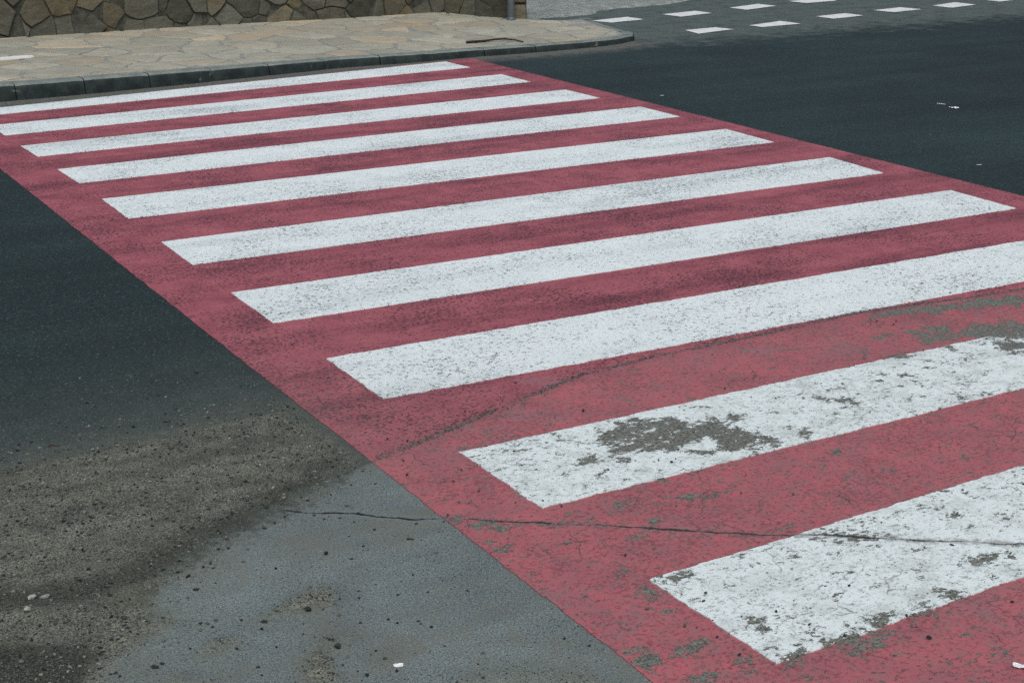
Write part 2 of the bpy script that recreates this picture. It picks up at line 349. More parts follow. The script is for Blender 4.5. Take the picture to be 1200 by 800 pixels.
def mat_gravel(name, dark, pale, rough=.85):
    n = N(name); v = n.attr('shade')
    c = n.mix(n.step(v, 0.0, 1.0), dark, pale)
    c = n.bright(c, n.rng(n.noise(160, 3, .7), .3, .7, .75, 1.2))
    return n.finish(c, rough, n.noise(220, 3, .7), .5, .002, .3)

def mat_pebble(name, dark, pale):
    n = N(name); oi = n.t.nodes.new('ShaderNodeObjectInfo')
    c = n.mix(oi.outputs['Random'], dark, pale); c = n.bright(c, n.rng(n.noise(130, 4, .7), .3, .7, .6, 1.3))
    return n.finish(c, .8, n.noise(190, 4, .7), .6, .003, .3)

def mat_wall_stone():
    n = N('wall_stone'); oc = n.attr('shade'); hue = n.attr('hue')
    a = n.mix(n.step(hue, .15, .85), (.118, .119, .094), (.145, .126, .082))
    a = n.bright(a, n.rng(oc, 0, 1, .58, 1.25))
    bed = n.noise(7, 6, .7, dist=.5, vec=n.vec((1, 1, 2.2)))
    a = n.bright(a, n.rng(bed, .3, .7, .68, 1.30))
    a = n.mix(n.math('MULTIPLY', n.step(n.noise(3.3, 4, .6), .55, .75), .5), a, (.14, .15, .13))
    a = n.mix(n.math('MULTIPLY', n.step(n.noise(38, 4, .7), .58, .70), .5), a, (.045, .042, .032))
    h = n.math('ADD', n.noise(26, 6, .7), n.math('MULTIPLY', bed, 1.2))
    return n.finish(a, .9, h, .8, .012, .2)
def mat_mortar(name, c1, c2):
    n = N(name); c = n.mix(n.step(n.noise(14, 5, .7), .35, .68), c1, c2)
    return n.finish(n.bright(c, n.rng(n.noise(120, 3, .7), .3, .7, .8, 1.2)), .92, n.noise(90, 4, .7), .7, .004, .2)
def mat_flag():
    n = N('flagstone'); oc = n.attr('shade'); hue = n.attr('hue')
    a = n.mix(n.step(hue, .35, .95), (.375, .366, .292), (.435, .365, .255))
    a = n.bright(a, n.rng(oc, 0, 1, .80, 1.16))
    a = n.bright(a, n.rng(n.noise(5, 6, .7, dist=.8), .3, .7, .80, 1.20))
    a = n.mix(n.math('MULTIPLY', n.step(n.noise(2.6, 5, .7), .50, .72), .45), a, (.25, .255, .225))
    a = n.mix(n.math('MULTIPLY', n.step(n.noise(30, 5, .75), .58, .72), .5), a, (.14, .13, .10))
    a = n.mix(n.math('MULTIPLY', n.step(n.noise(11, 6, .75), .46, .66), .5), a, (.235, .265, .245))
    a = n.mix(n.math('MULTIPLY', n.step(n.noise(8, 6, .75, vec=n.vec((1, 1, 1), (9, 0, 0))), .52, .68), .45), a, (.40, .36, .27))
    dusty = n.step(n.noise(1.4, 6, .72), .40, .66)
    a = n.mix(n.math('MULTIPLY', dusty, .35), a, (.345, .335, .275))
    return n.finish(a, .85, n.noise(40, 6, .7), .5, .004, .25)
def mat_kerb_dark():
    n = N('kerb_dark_paint')
    c = n.mix(n.step(n.noise(9, 5, .7), .35, .7), (.011, .0185, .019), (.030, .044, .043))
    c = n.mix(n.step(n.noise(16, 6, .75, dist=.6), .62, .70), c, (.075, .088, .080))
    low = n.step(n.math('ADD', n.noise(6, 5, .7), n.math('MULTIPLY', n.noise(25, 4, .7), .3)), .78, .88)
    c = n.mix(low, c, (.16, .165, .14))
    return n.finish(c, .7, n.noise(45, 6, .7), .5, .004, .3)
def mat_kerb_top():
    n = N('kerb_concrete')
    c = n.mix(n.step(n.noise(7, 5, .7), .35, .68), (.150, .185, .172), (.235, .262, .240))
    c = n.mix(n.step(n.noise(34, 5, .75), .56, .70), c, (.06, .075, .070))
    return n.finish(c, .85, n.noise(60, 6, .7), .5, .004, .25)
def mat_pale_ground():
    n = N('pale_ground')
    c = n.mix(n.step(n.noise(9, 6, .75), .36, .66), (.18, .21, .198), (.36, .40, .37))
    c = n.mix(n.step(n.noise(3, 4, .7), .45, .7), c, (.225, .235, .215))
    c = n.mix(n.step(n.noise(26, 5, .75), .60, .70), c, (.05, .06, .055))
    return n.finish(c, .9, n.noise(30, 6, .75), .8, .02, .2)
def mat_simple(name, col, rough=.6, var=.2, scale=30, metal=0.0, bump=.2):
    n = N(name); c = n.bright(n.mix(0.0, col, col), n.rng(n.noise(scale, 5, .7), .3, .7, 1-var, 1+var))
    n.b.inputs['Metallic'].default_value = metal
    return n.finish(c, rough, n.noise(scale*2, 4, .7), bump, .002, .35)

M_ROAD = mat_road(); M_RED = mat_paint('red'); M_WHITE = mat_paint('white')
M_FARPAINT = None

# ------------------------------------------------------------------ road
def lines(spec):
    """spec: list of (start, stop, step) -> sorted unique grid lines"""
    L = []
    for a, b, s in spec: L.append(np.arange(a, b, s))
    return np.unique(np.round(np.concatenate(L+[np.array([spec[-1][1]])]), 5))
us = lines([(-220, -20, 25), (-20, -4, 1), (-4, -2.2, .06), (-2.2, 1.6, .0125), (1.6, 5, .05), (5, 13, .09), (13, 30, 1), (30, 220, 19)])
vs = lines([(-220, -24, 24.5), (-24, -12, 1), (-12, -10, .06), (-10, -7.1, .0125), (-7.1, -4, .05), (-4, 4.5, .06), (4.5, 20, 1), (20, 220, 20)])
UU, VV = np.meshgrid(us, vs); P = np.stack([UU.ravel(), VV.ravel()], 1)
fl = ground_fields(P)
pn = np.array([mnoise.fractal(Vector((x*7, y*7, 0)), 1.0, 2.0, 4) for x, y in P[(fl['sand'] > .3)]]) if (fl['sand'] > .3).any() else []
z = np.zeros(len(P)); m = fl['sand'] > .3
outp = np.clip((-.29-P[:, 0])/.12, 0, 1)
z[m] = np.maximum(0, (fl['sand'][m]-.3)*.010 + np.array(pn)*.006*(fl['sand'][m]-.3))
z *= outp
nu, nv = len(us), len(vs)
idx = np.arange(nu*nv).reshape(nv, nu)
FQ = np.stack([idx[:-1, :-1].ravel(), idx[:-1, 1:].ravel(), idx[1:, 1:].ravel(), idx[1:, :-1].ravel()], 1)
me = mesh_np('road', np.column_stack([P, z]), FQ, True)
for k, v in fl.items(): attr(me, k, v)
road = link('road', me, None, [M_ROAD]); tag(road, kind='structure')
def road_z(x, y):
    i = min(max(np.searchsorted(us, x)-1, 0), nu-2); j = min(max(np.searchsorted(vs, y)-1, 0), nv-2)
    return float(z[idx[j, i]])

# ------------------------------------------------------------------ painted crossing
def patch(name, FLc, FRc, NRc, NLc, zz, step, parent, mat, jitter=.004, mid_far=0.0, mid_near=0.0):
    FLc, FRc, NRc, NLc = map(np.asarray, (FLc, FRc, NRc, NLc))
    a = max(2, int(np.linalg.norm(FRc-FLc)/step)); b = max(2, int(np.linalg.norm(NLc-FLc)/step))
    t, s = np.meshgrid(np.linspace(0, 1, a+1), np.linspace(0, 1, b+1))
    t = t.ravel()[:, None]; s = s.ravel()[:, None]
    Pp = (1-s)*((1-t)*FLc+t*FRc)+s*((1-t)*NLc+t*NRc)
    bow = 4*t*(1-t); Pp[:, 1:2] += bow*((1-s)*mid_far+s*mid_near)
    if jitter:
        for i in range(len(Pp)):
            if s[i] in (0, 1) or t[i] in (0, 1):
                q = Vector((Pp[i, 0]*14, Pp[i, 1]*14, 3.3)); q2 = Vector((Pp[i, 0]*70, Pp[i, 1]*70, 9.1))
                d = mnoise.noise(q)*jitter+mnoise.noise(q2)*jitter*.9
                if s[i] in (0, 1): Pp[i, 1] += d
                else: Pp[i, 0] += d
    ii = np.arange((a+1)*(b+1)).reshape(b+1, a+1)
    fq = np.stack([ii[1:, :-1].ravel(), ii[1:, 1:].ravel(), ii[:-1, 1:].ravel(), ii[:-1, :-1].ravel()], 1)
    ring = list(ii[0, :])+list(ii[1:, -1])+list(ii[-1, -2::-1])+list(ii[-2:0:-1, 0])
    n0 = len(Pp); Pp = np.vstack([Pp, Pp[ring]]); Z = np.concatenate([np.full(n0, zz), np.full(len(ring), zz-.0045)])
    fq = fq.tolist()+[(ring[i], n0+i, n0+(i+1) % len(ring), ring[(i+1) % len(ring)]) for i in range(len(ring))]
    me = mesh_np(name, np.column_stack([Pp, Z]), fq, False)
    for k, v in ground_fields(Pp, True).items(): attr(me, k, v)
    return link(name, me, parent, [mat])

cross = empty('crosswalk', (0, 0, 0))
tag(cross, 'red painted pedestrian crossing with broad white stripes and worn paint nearest the viewer', 'crosswalk')
me_red = patch('red_paint', (-.27, -.52), (4.485, .20), (4.27, -6.4), (-.275, -6.4), .003, .03, cross, M_RED, .004)
# the near half as a finer sheet, welded into the same object
a2 = patch('red_paint', (-.275, -6.4), (4.27, -6.4), (4.15, -10.35), (-.265, -10.35), .003, .0135, cross, M_RED, .004)
bm = bmesh.new(); bm.from_mesh(me_red.data); bm.from_mesh(a2.data); m0 = bpy.data.meshes.new('red_paint'); bm.to_mesh(m0); bm.free()
m0.materials.append(M_RED)
bpy.data.objects.remove(a2); me_red.data = m0

SFL = {3: (24.4, 172.1), 4: (67.5, 199.4), 5: (119.7, 234.3), 6: (189, 284.7), 7: (271, 344.3), 8: (382.5, 421.3), 9: (538.3, 531.8), 10: (760.7, 681)}
SNL = {2: (5.6, 159.7), 3: (44.4, 184.4), 4: (92.3, 215.7), 5: (150.7, 257.2), 6: (225.7, 311.5), 7: (320.5, 379.8), 8: (449.3, 468.8), 9: (635, 596.8), 10: (910, 779.5)}
SFR = {1: (521.9, 73.1), 2: (587.5, 88), 3: (662.8, 106), 4: (750.4, 126), 5: (851, 152.2), 6: (972.5, 185.3), 7: (1113.8, 224)}
SNR = {1: (550.8, 79.8), 2: (621.3, 96.8), 3: (702.5, 115.7), 4: (796.6, 137.6), 5: (906.6, 167.6), 6: (1035, 203.8), 7: (1190.8, 245.4)}
EDGE = {(8, 0): (1200, 283.2), (8, 1): (1200, 330.8), (9, 0): (1020, 426), (9, 1): (1200, 456), (10, 0): (1156, 560), (10, 1): (1200, 677)}
def ext(a, q, u):
    a = np.asarray(a); q = np.asarray(q); return a+(q-a)*((u-a[0])/(q[0]-a[0]))
FLABEL = {1: 'farthest white stripe, beside the kerb', 9: 'white stripe with a large bare grey patch', 10: 'nearest white stripe, flaking and cut by a long crack'}
for k in range(1, 11):
    fr = G(*SFR[k])[:2] if k in SFR else None; nr = G(*SNR[k])[:2] if k in SNR else None
    fl_ = G(*SFL[k])[:2] if k in SFL else None; nl = G(*SNL[k])[:2] if k in SNL else None
    if k == 1: fl_ = ext(fr, G(0, 127)[:2], -.005); nl = ext(nr, G(0, 135)[:2], -.005)
    if k == 2: fl_ = ext(fr, G(0, 147)[:2], -.008)
    if k >= 8:
        R_ = {8: 3.98, 9: 3.95, 10: 3.93}[k]
        fr = ext(fl_, G(*EDGE[k, 0])[:2], R_); nr = ext(nl, G(*EDGE[k, 1])[:2], R_)
    o = patch('white_stripe', fl_, fr, nr, nl, .006, .0115 if k >= 8 else .022, cross, M_WHITE, .0035 if k < 8 else .006)
    if k in FLABEL: o['label'] = FLABEL[k]

# ------------------------------------------------------------------ far dashed crossing
def far_quad(name, px, parent, mat):
    q = G2(px); n_ = 10
    L, B, Rr, T = q
    t, s = np.meshgrid(np.linspace(0, 1, n_), np.linspace(0, 1, n_)); t = t.ravel()[:, None]; s = s.ravel()[:, None]
    Pp = (1-s)*((1-t)*L+t*T)+s*((1-t)*B+t*Rr)
    for i in range(len(Pp)):
        if s[i] in (0, 1) or t[i] in (0, 1):
            Pp[i] += .012*np.array([mnoise.noise(Vector((Pp[i, 0]*9, Pp[i, 1]*9, 1))), mnoise.noise(Vector((Pp[i, 0]*9, Pp[i, 1]*9, 5)))])
    ii = np.arange(n_*n_).reshape(n_, n_)
    fq = np.stack([ii[1:, :-1].ravel(), ii[1:, 1:].ravel(), ii[:-1, 1:].ravel(), ii[:-1, :-1].ravel()], 1)
    me = mesh_np(name, np.column_stack([Pp, np.full(len(Pp), .005)]), fq, True)
    return link(name, me, parent, [mat])
def mat_farpaint():
    n = N('far_white_paint')
    c = n.mix(n.step(n.noise(8, 5, .7), .35, .7), (.76, .79, .78), (.60, .63, .62))
    w = n.step(n.noise(15, 7, .72), .60, .66); c = n.mix(n.math('MULTIPLY', w, .8), c, (.13, .14, .13))
    return n.finish(c, .75, n.noise(100, 3, .65), .5, .004, .3)
M_FARPAINT = mat_farpaint()
dash = empty('dashed_crossing', tuple(G(800, 27)))
tag(dash, 'two rows of small white painted blocks crossing the side street at the top right', 'road marking')
FAR = [[(694, 25), (716, 27.3), (755, 23.5), (735, 20.5)], [(776, 17.5), (798, 20.3), (834, 16), (815, 13.4)], [(855, 9.7), (875, 12.2), (909, 7.7), (888, 5.3)], [(924, 2), (945, 4.3), (981, 1.5), (963, -1)],
       [(803, 36), (818, 40.2), (860, 35), (838, 32.8)], [(878, 30.5), (893, 32.5), (939, 28.5), (914, 25.3)], [(956, 20), (977, 22.7), (1012, 19), (990, 16.2)], [(1024, 12.6), (1047, 15.1), (1080, 11.6), (1055, 9.3)], [(1093, 7.4), (1115, 9.8), (1144, 6.1), (1118, 3.4)], [(1152, .4), (1172, 2.5), (1192, .2), (1170, -2.2)]]
for q in FAR:
    o = far_quad('painted_block', q, dash, M_FARPAINT)
    o.matrix_parent_inverse = dash.matrix_basis.inverted()

# ------------------------------------------------------------------ kerb, pavement
def kz(u): return float(np.interp(u, [-9, .27, .92, 1.77, 3.2, 4.6, 5.9, 6.8], [.132, .130, .124, .108, .084, .070, .060, .052]))
def kv(u): return float(np.interp(u, KERB_FRONT[:, 0], KERB_FRONT[:, 1]))
M_KD = mat_kerb_dark(); M_KT = mat_kerb_top()
kerb = empty('kerb', (0, kv(0), 0)); tag(kerb, kind='structure')
KW = .135
# path of the kerb's front foot: along the street, then round the corner and back along the side street
def kerb_path():
    pts = [np.array([u, kv(u)]) for u in np.arange(-9.2, 6.15, .18)]
    tipA = G(727, 52)[:2]; tipB = G(744, 43.5)[:2]
    pts = [p for p in pts if p[0] < tipA[0]-.1]
    p0 = pts[-1]; d0 = np.array([1, .03])
    pts += [tipA, tipA*.5+tipB*.5+np.array([.06, -.05]), tipB]
    b = G2([(668, 27.2), (644, 22.3)], .05)
    pts += [np.array([tipB[0]+.02, tipB[1]+.3]), np.array([b[0][0]+.45, b[0][1]+.35]), np.array([6.62, 2.15]), np.array([6.35, 2.55])]
    return np.array(pts)
KP = kerb_path()
seg = np.linalg.norm(np.diff(KP, axis=0), axis=1); cum = np.concatenate([[0], np.cumsum(seg)])
def at(s):
    p = np.array([np.interp(s, cum, KP[:, 0]), np.interp(s, cum, KP[:, 1])])
    e = .05; q0 = np.array([np.interp(s-e, cum, KP[:, 0]), np.interp(s-e, cum, KP[:, 1])]); q1 = np.array([np.interp(s+e, cum, KP[:, 0]), np.interp(s+e, cum, KP[:, 1])])
    t = (q1-q0)/np.linalg.norm(q1-q0); return p, t, np.array([-t[1], t[0]])
def kerb_stone(s0, s1, seed):
    g = .0035; s0 += g; s1 -= g; k = max(4, int((s1-s0)/.06))
    r_ = random.Random(seed); dz = r_.uniform(-.004, .004); dn = r_.uniform(-.004, .004)
    prof0 = [(0, -.05), (.004, 0), (.010, .35), (.014, .70), (.022, .86), (.036, .96), (.056, 1.0), (KW, 1.0), (KW, -.05)]
    V = []; Fc = []; mats_ = []
    for i in range(k+1):
        s = s0+(s1-s0)*i/k; p, t, nrm = at(s); h = kz(p[0])+dz
        e = .006*(max(0, 1-min(i, k-i)/1.0))          # eased ends
        for j, (a, b) in enumerate(prof0):
            zz = b*h if b > 0 else b
            q = p+nrm*(a+dn+e)
            jt = .0035*mnoise.noise(Vector((q[0]*11, q[1]*11, zz*20+seed)))
            V.append((q[0]+jt*nrm[0], q[1]+jt*nrm[1], zz-(e*.6 if b > .8 else 0)+jt*.6*(b > 0)))
    m = len(prof0)
    for i in range(k):
        for j in range(m-1):
            Fc.append((i*m+j, (i+1)*m+j, (i+1)*m+j+1, i*m+j+1)); mats_.append(0 if j < 4 else 1)
    Fc.append(tuple(range(m))[::-1]); mats_.append(0); Fc.append(tuple(k*m+j for j in range(m))); mats_.append(0)
    me = mesh_np('kerb_stone', V, Fc, True)
    o = link('kerb_stone', me, kerb, [M_KD, M_KT]); me.polygons.foreach_set('material_index', mats_[:len(me.polygons)])
    o.matrix_parent_inverse = kerb.matrix_basis.inverted()
    me.set_sharp_from_angle(angle=math.radians(50)) if hasattr(me, 'set_sharp_from_angle') else None
    return o
s_of = lambda u: float(np.interp(u, KP[:len(KP)-7, 0], cum[:len(KP)-7]))
J = [s_of(u) for u in (-9.0, -8.2, -7.4, -6.6, -5.8, -5.0, -4.2, -3.4, -2.6, -1.8, -1.15, -.6, -.12, .40, .93, 1.46, 2.0, 2.53, 3.07, 3.6, 4.13, 4.67, 5.21, 5.75)]
J += [cum[-1]-2.62, cum[-1]-2.2, cum[-1]-1.65, cum[-1]-1.1, cum[-1]-.55, cum[-1]]
J = sorted(J)
for i, (a, b) in enumerate(zip(J[:-1], J[1:])):
    if b-a > .12: kerb_stone(a, b, i*13)

# --- Voronoi cells by clipping
def clip(poly, m_, n_):
    out = []
    for i in range(len(poly)):
        a = poly[i]; b = poly[(i+1) % len(poly)]; da = (a-m_)@n_; db = (b-m_)@n_
        if da <= 0: out.append(a)
        if da*db < 0: out.append(a+(b-a)*(da/(da-db)))
    return out
def voronoi(seeds, w, h, gap, rs, spread=0.0):
    W = rs.uniform(0, spread, len(seeds))
    cells = []
    for i, s in enumerate(seeds):
        poly = [np.array(q, float) for q in ((0, 0), (w, 0), (w, h), (0, h))]
        d = np.linalg.norm(seeds-s, axis=1)
        g = gap*rs.uniform(.55, 1.5)
        for j in np.argsort(d)[1:22]:
            n_ = (seeds[j]-s)/d[j]; poly = clip(poly, s+n_*(d[j]/2+(W[i]-W[j])/(2*d[j])-g/2), n_)
            if len(poly) < 3: break
        if len(poly) >= 3: cells.append(np.array(poly))
    return cells
def soften(poly, r, rs, seg=.05, amp=.010):
    """round the corners and roughen the outline"""
    out = []; n = len(poly)
    for i in range(n):
        a, b, c = poly[i-1], poly[i], poly[(i+1) % n]
        la, lc = np.linalg.norm(a-b), np.linalg.norm(c-b)
        if la < .012 or lc < .012: continue
        f = min(r, la*.35, lc*.35)
        p = b+(a-b)/la*f; q = b+(c-b)/lc*f
        out += [p, .25*p+.5*b+.25*q, q]
        k = int((lc-2*f)/seg)
        for t in range(1, k): out.append(q+(b+(c-b)*(1-f/lc)-q)*t/k)
    if len(out) < 3: return None
    o = np.array(out); c = o.mean(0)
    for i in range(len(o)):
        o[i] += amp*np.array([mnoise.noise(Vector((o[i, 0]*9, o[i, 1]*9, 2))), mnoise.noise(Vector((o[i, 0]*9, o[i, 1]*9, 7)))])
    return o
class SM:
    def __init__(s): s.V = []; s.F = []; s.M = []; s.sh = []; s.hu = []
    def add(s, V, F, mi, shade=.5, hue=.5):
        o = len(s.V); s.V += [tuple(v) for v in V]; s.F += [tuple(i+o for i in f) for f in F]; s.M += [mi]*len(F)
        s.sh += [shade]*len(V); s.hu += [hue]*len(V)
    def build(s, name, mats, parent=None):
        me = bpy.data.meshes.new(name); me.from_pydata(s.V, [], s.F); me.update()
        o = link(name, me, parent, mats); me.polygons.foreach_set('material_index', s.M)
        me.polygons.foreach_set('use_smooth', [True]*len(s.F))
        attr(me, 'shade', s.sh); attr(me, 'hue', s.hu)
        if hasattr(me, 'set_sharp_from_angle'): me.set_sharp_from_angle(angle=math.radians(38))
        return o
def stone(sm, poly, to3, depth, bevel, rs, shade, hue, mi=0, tilt=.0, dome=.0):
    c = poly.mean(0); n = len(poly); V = []; F = []
    tx, ty = rs.normal(0, tilt, 2)
    size = np.abs(poly-c).max()
    def lvl(k, d): return [to3(c+(q-c)*k, d+(q-c)@np.array([tx, ty])*k) for q in poly]
    kb = max(.5, 1-bevel/size)
    V += lvl(1, -.03); V += lvl(1.0, depth*.45); V += lvl(1-(1-kb)*.35, depth*.85); V += lvl(kb, depth); V += lvl(kb*.5, depth+dome*.8+rs.normal(0, dome*.3)); V.append(to3(c, depth+dome))
    for l in range(4):
        for i in range(n):
            j = (i+1) % n; F.append((l*n+i, l*n+j, (l+1)*n+j, (l+1)*n+i))
    for i in range(n): F.append((4*n+i, 4*n+(i+1) % n, 5*n))
    sm.add(V, F, mi, shade, hue)

# pavement slab with crazy paving
M_FLAG = mat_flag(); M_PMORT = mat_mortar('pavement_mortar', (.215, .235, .222), (.330, .340, .305))
inner = []
for s in np.linspace(0, cum[-1], 90):
    p, t, nr = at(s); inner.append((p+nr*(KW-.002), kz(p[0])))
WALLF = [np.array([-9.4, 2.1]), G(0, 45, .14)[:2], G(100, 37, .14)[:2], G(200, 30, .13)[:2], G(300, 24, .12)[:2], G(400, 18, .12)[:2], G(508, 12.3, .10)[:2], G(522, 12.3, .10)[:2], G(560, 17, .09)[:2], G(601, 21.5, .07)[:2]]
WEND = G(617, 21.7, .07)[:2]
def pz(x, y):
    """pavement surface: follows the kerb's height, rises a little towards the wall"""
    return kz(x)-.003+max(0, min(1, (y-kv(x)-KW)/3.0))*.015
sm = SM()
# base sheet: strips from kerb back edge up to v = 3.4
gx = np.linspace(-9.2, 6.9, 120); gy = np.linspace(-1.2, 3.6, 70)
pin = [q for q, _ in inner]; poly_pav = np.array(pin+[np.array([6.3, 2.9]), np.array([6.1, 3.5]), np.array([-9.2, 3.3])])
# triangulated grid clipped to the outline (scan strips between front edge and back edge)
def front_v(x):
    p = np.array(pin); k = np.argmax(p[:, 0]); a = p[:k+1]; return float(np.interp(x, a[:, 0], a[:, 1]))
def back_v(x):
    p = np.array(pin); k = np.argmax(p[:, 0]); b = p[k:][::-1]
    return 3.5 if x < b[0, 0] else float(np.interp(x, b[:, 0], b[:, 1]))
xm = max(q[0] for q in pin)
gx = np.concatenate([np.linspace(-9.1, 5.9, 140), np.linspace(5.93, xm-.001, 24)])
V = []; F = []; ns = 40
for x in gx:
    a, b = front_v(x), back_v(x)
    if b < a: b = a
    for j in range(ns+1):
        y = a+(b-a)*j/ns; V.append((x, y, pz(x, y)))
for i in range(len(gx)-1):
    for j in range(ns): F.append((i*(ns+1)+j, (i+1)*(ns+1)+j, (i+1)*(ns+1)+j+1, i*(ns+1)+j+1))
sm.add(V, F, 1)
rs = np.random.default_rng(11)
W_, H_ = 16.4, 5.2; seeds = []
for _ in range(20000):
    q = np.array([rs.uniform(0, W_), rs.uniform(0, H_)])
    mind = rs.uniform(.20, .44)
    if all((((q-s)*np.array([.85, 1.1]))**2).sum() > mind**2 for s in seeds): seeds.append(q)
    if len(seeds) > 560: break
seeds = np.array(seeds)
PC = np.array(pin)
for c in voronoi(seeds, W_, H_, .030, rs, .05):
    p = soften(c, .045, rs, amp=.022)
    if p is None: continue
    p = p+np.array([-9.3, -1.5])
    sd = poly_sdf(p, poly_pav)
    if sd.max() < .03 or np.ptp(p[:, 0]) > 1.5: continue
    if sd.min() < .008:                                    # cut at the kerb: pull outside points back in
        keep = p[sd > .008]
        if len(keep) < 5: continue
        p = keep
    stone(sm, p, lambda q, d: (q[0], q[1], pz(q[0], q[1])+d), .005, .012, rs, rs.uniform(0, 1), rs.uniform(0, 1)**1.5, 0, .003, .001)
pav = sm.build('pavement', [M_FLAG, M_PMORT]); tag(pav, kind='structure')

# ------------------------------------------------------------------ dry stone faced wall
M_WS = mat_wall_stone(); M_WM = mat_mortar('wall_mortar', (.045, .049, .041), (.105, .108, .088))
wall_bot = np.array(WALLF); wl = np.concatenate([[0], np.cumsum(np.linalg.norm(np.diff(wall_bot, axis=0), axis=1))])
endlen = np.linalg.norm(WEND-wall_bot[-1])
full = np.vstack([wall_bot, [WEND]]); fl2 = np.concatenate([wl, [wl[-1]+endlen]])
def wpt(s):
    p = np.array([np.interp(s, fl2, full[:, 0]), np.interp(s, fl2, full[:, 1])]); e = .03
    a = np.array([np.interp(s-e, fl2, full[:, 0]), np.interp(s-e, fl2, full[:, 1])]); b = np.array([np.interp(s+e, fl2, full[:, 0]), np.interp(s+e, fl2, full[:, 1])])
    t = (b-a)/(np.linalg.norm(b-a)+1e-9); return p, np.array([t[1], -t[0]])
WH = 1.25
def w3(q, d):
    p, n = wpt(q[0]); return (p[0]+n[0]*d, p[1]+n[1]*d, q[1]-.02)
sm = SM(); rs = np.random.default_rng(23)
Lw = fl2[-1]
# mortar core: front skin, top, back
core = []; ss = np.unique(np.concatenate([np.linspace(0, Lw, 90), fl2]))
back = []
for s in ss:
    p, n = wpt(s); core.append(p)
V = []; F = []
cp_ = np.array(core)
off = np.array([wpt(s)[1] for s in ss])
bk = np.array([c-n*.0 for c, n in zip(cp_, off)])
# the back of the wall: a straight run behind, the return included in one thick corner
bk = np.column_stack([np.minimum(cp_[:, 0]+.02, 6.05), np.maximum(cp_[:, 1]+.45, 0)]); bk[cp_[:, 0] > 5.55] = np.array([6.06, 3.5])
for i in range(len(ss)):
    V += [(cp_[i, 0], cp_[i, 1], -.05), (cp_[i, 0], cp_[i, 1], WH+.02), (bk[i, 0], bk[i, 1], WH+.02), (bk[i, 0], bk[i, 1], -.05)]
for i in range(len(ss)-1):
    for j in range(4):
        F.append((i*4+j, (i+1)*4+j, (i+1)*4+(j+1) % 4, i*4+(j+1) % 4))
e = (len(ss)-1)*4; F.append((e, e+1, e+2, e+3)); F.append((3, 2, 1, 0))
sm.add(V, F, 1)
seeds = []
for _ in range(24000):
    q = np.array([rs.uniform(0, Lw-endlen), rs.uniform(0, WH)]); mind = rs.uniform(.17, .40)
    if all((((q-s)*np.array([1.2, .85]))**2).sum() > mind**2 for s in seeds): seeds.append(q)
for c in voronoi(np.array(seeds), Lw-endlen, WH, .013, rs, .045):
    p = soften(c, .006, rs, amp=.030)
    if p is None: continue
    stone(sm, p, w3, rs.uniform(.006, .026), .005, rs, rs.uniform(0, 1), rs.uniform(0, 1)**1.6, 0, .06, .0)
# stones of the end face
y0 = 0
while y0 < WH-.05:
    hgt = rs.uniform(.18, .3); y1 = min(WH, y0+hgt)
    p = soften(np.array([[Lw-endlen+.006, y0+.012], [Lw-.004, y0+.012], [Lw-.004, y1-.012], [Lw-endlen+.006, y1-.012]]), .025, rs, amp=.008)
    if p is not None: stone(sm, p, w3, .03, .018, rs, rs.uniform(.5, 1), 1.0, 0, .02, .005)
    y0 = y1
wall = sm.build('stone_wall', [M_WS, M_WM])
tag(wall, 'low rubble stone wall of brown and grey stones at the back of the pavement', 'wall')

# metal pole in front of the wall's end
def lathe(prof, n=20):
    V = []; F = []
    for r, zz in prof:
        for i in range(n): V.append((r*math.cos(2*math.pi*i/n), r*math.sin(2*math.pi*i/n), zz))
    for l in range(len(prof)-1):
        for i in range(n): F.append((l*n+i, l*n+(i+1) % n, (l+1)*n+(i+1) % n, (l+1)*n+i))
    F.append(tuple(range(n))[::-1]); F.append(tuple((len(prof)-1)*n+i for i in range(n)))
    return V, F
M_POLE = mat_simple('galvanised_steel', (.115, .140, .148), .5, .25, 18, .25)
pp = G(597.5, 21.5, .08); pole = empty('metal_pole', (pp[0]-.02, pp[1]-.06, pz(pp[0], pp[1])))
tag(pole, 'blue grey metal pole standing against the end of the stone wall', 'pole')
V, F = lathe([(.039, 0), (.039, 2.5), (.036, 2.52), (.02, 2.53)]); me = mesh_np('shaft', V, F, True); link('shaft', me, pole, [M_POLE])
V, F = lathe([(.056, .0), (.056, .010), (.046, .016), (.043, .028), (.040, .032)]); me = mesh_np('base_collar', V, F, True); link('base_collar', me, pole, [M_POLE])
for o in pole.children:
    if hasattr(o.data, 'set_sharp_from_angle'): o.data.set_sharp_from_angle(angle=math.radians(40))

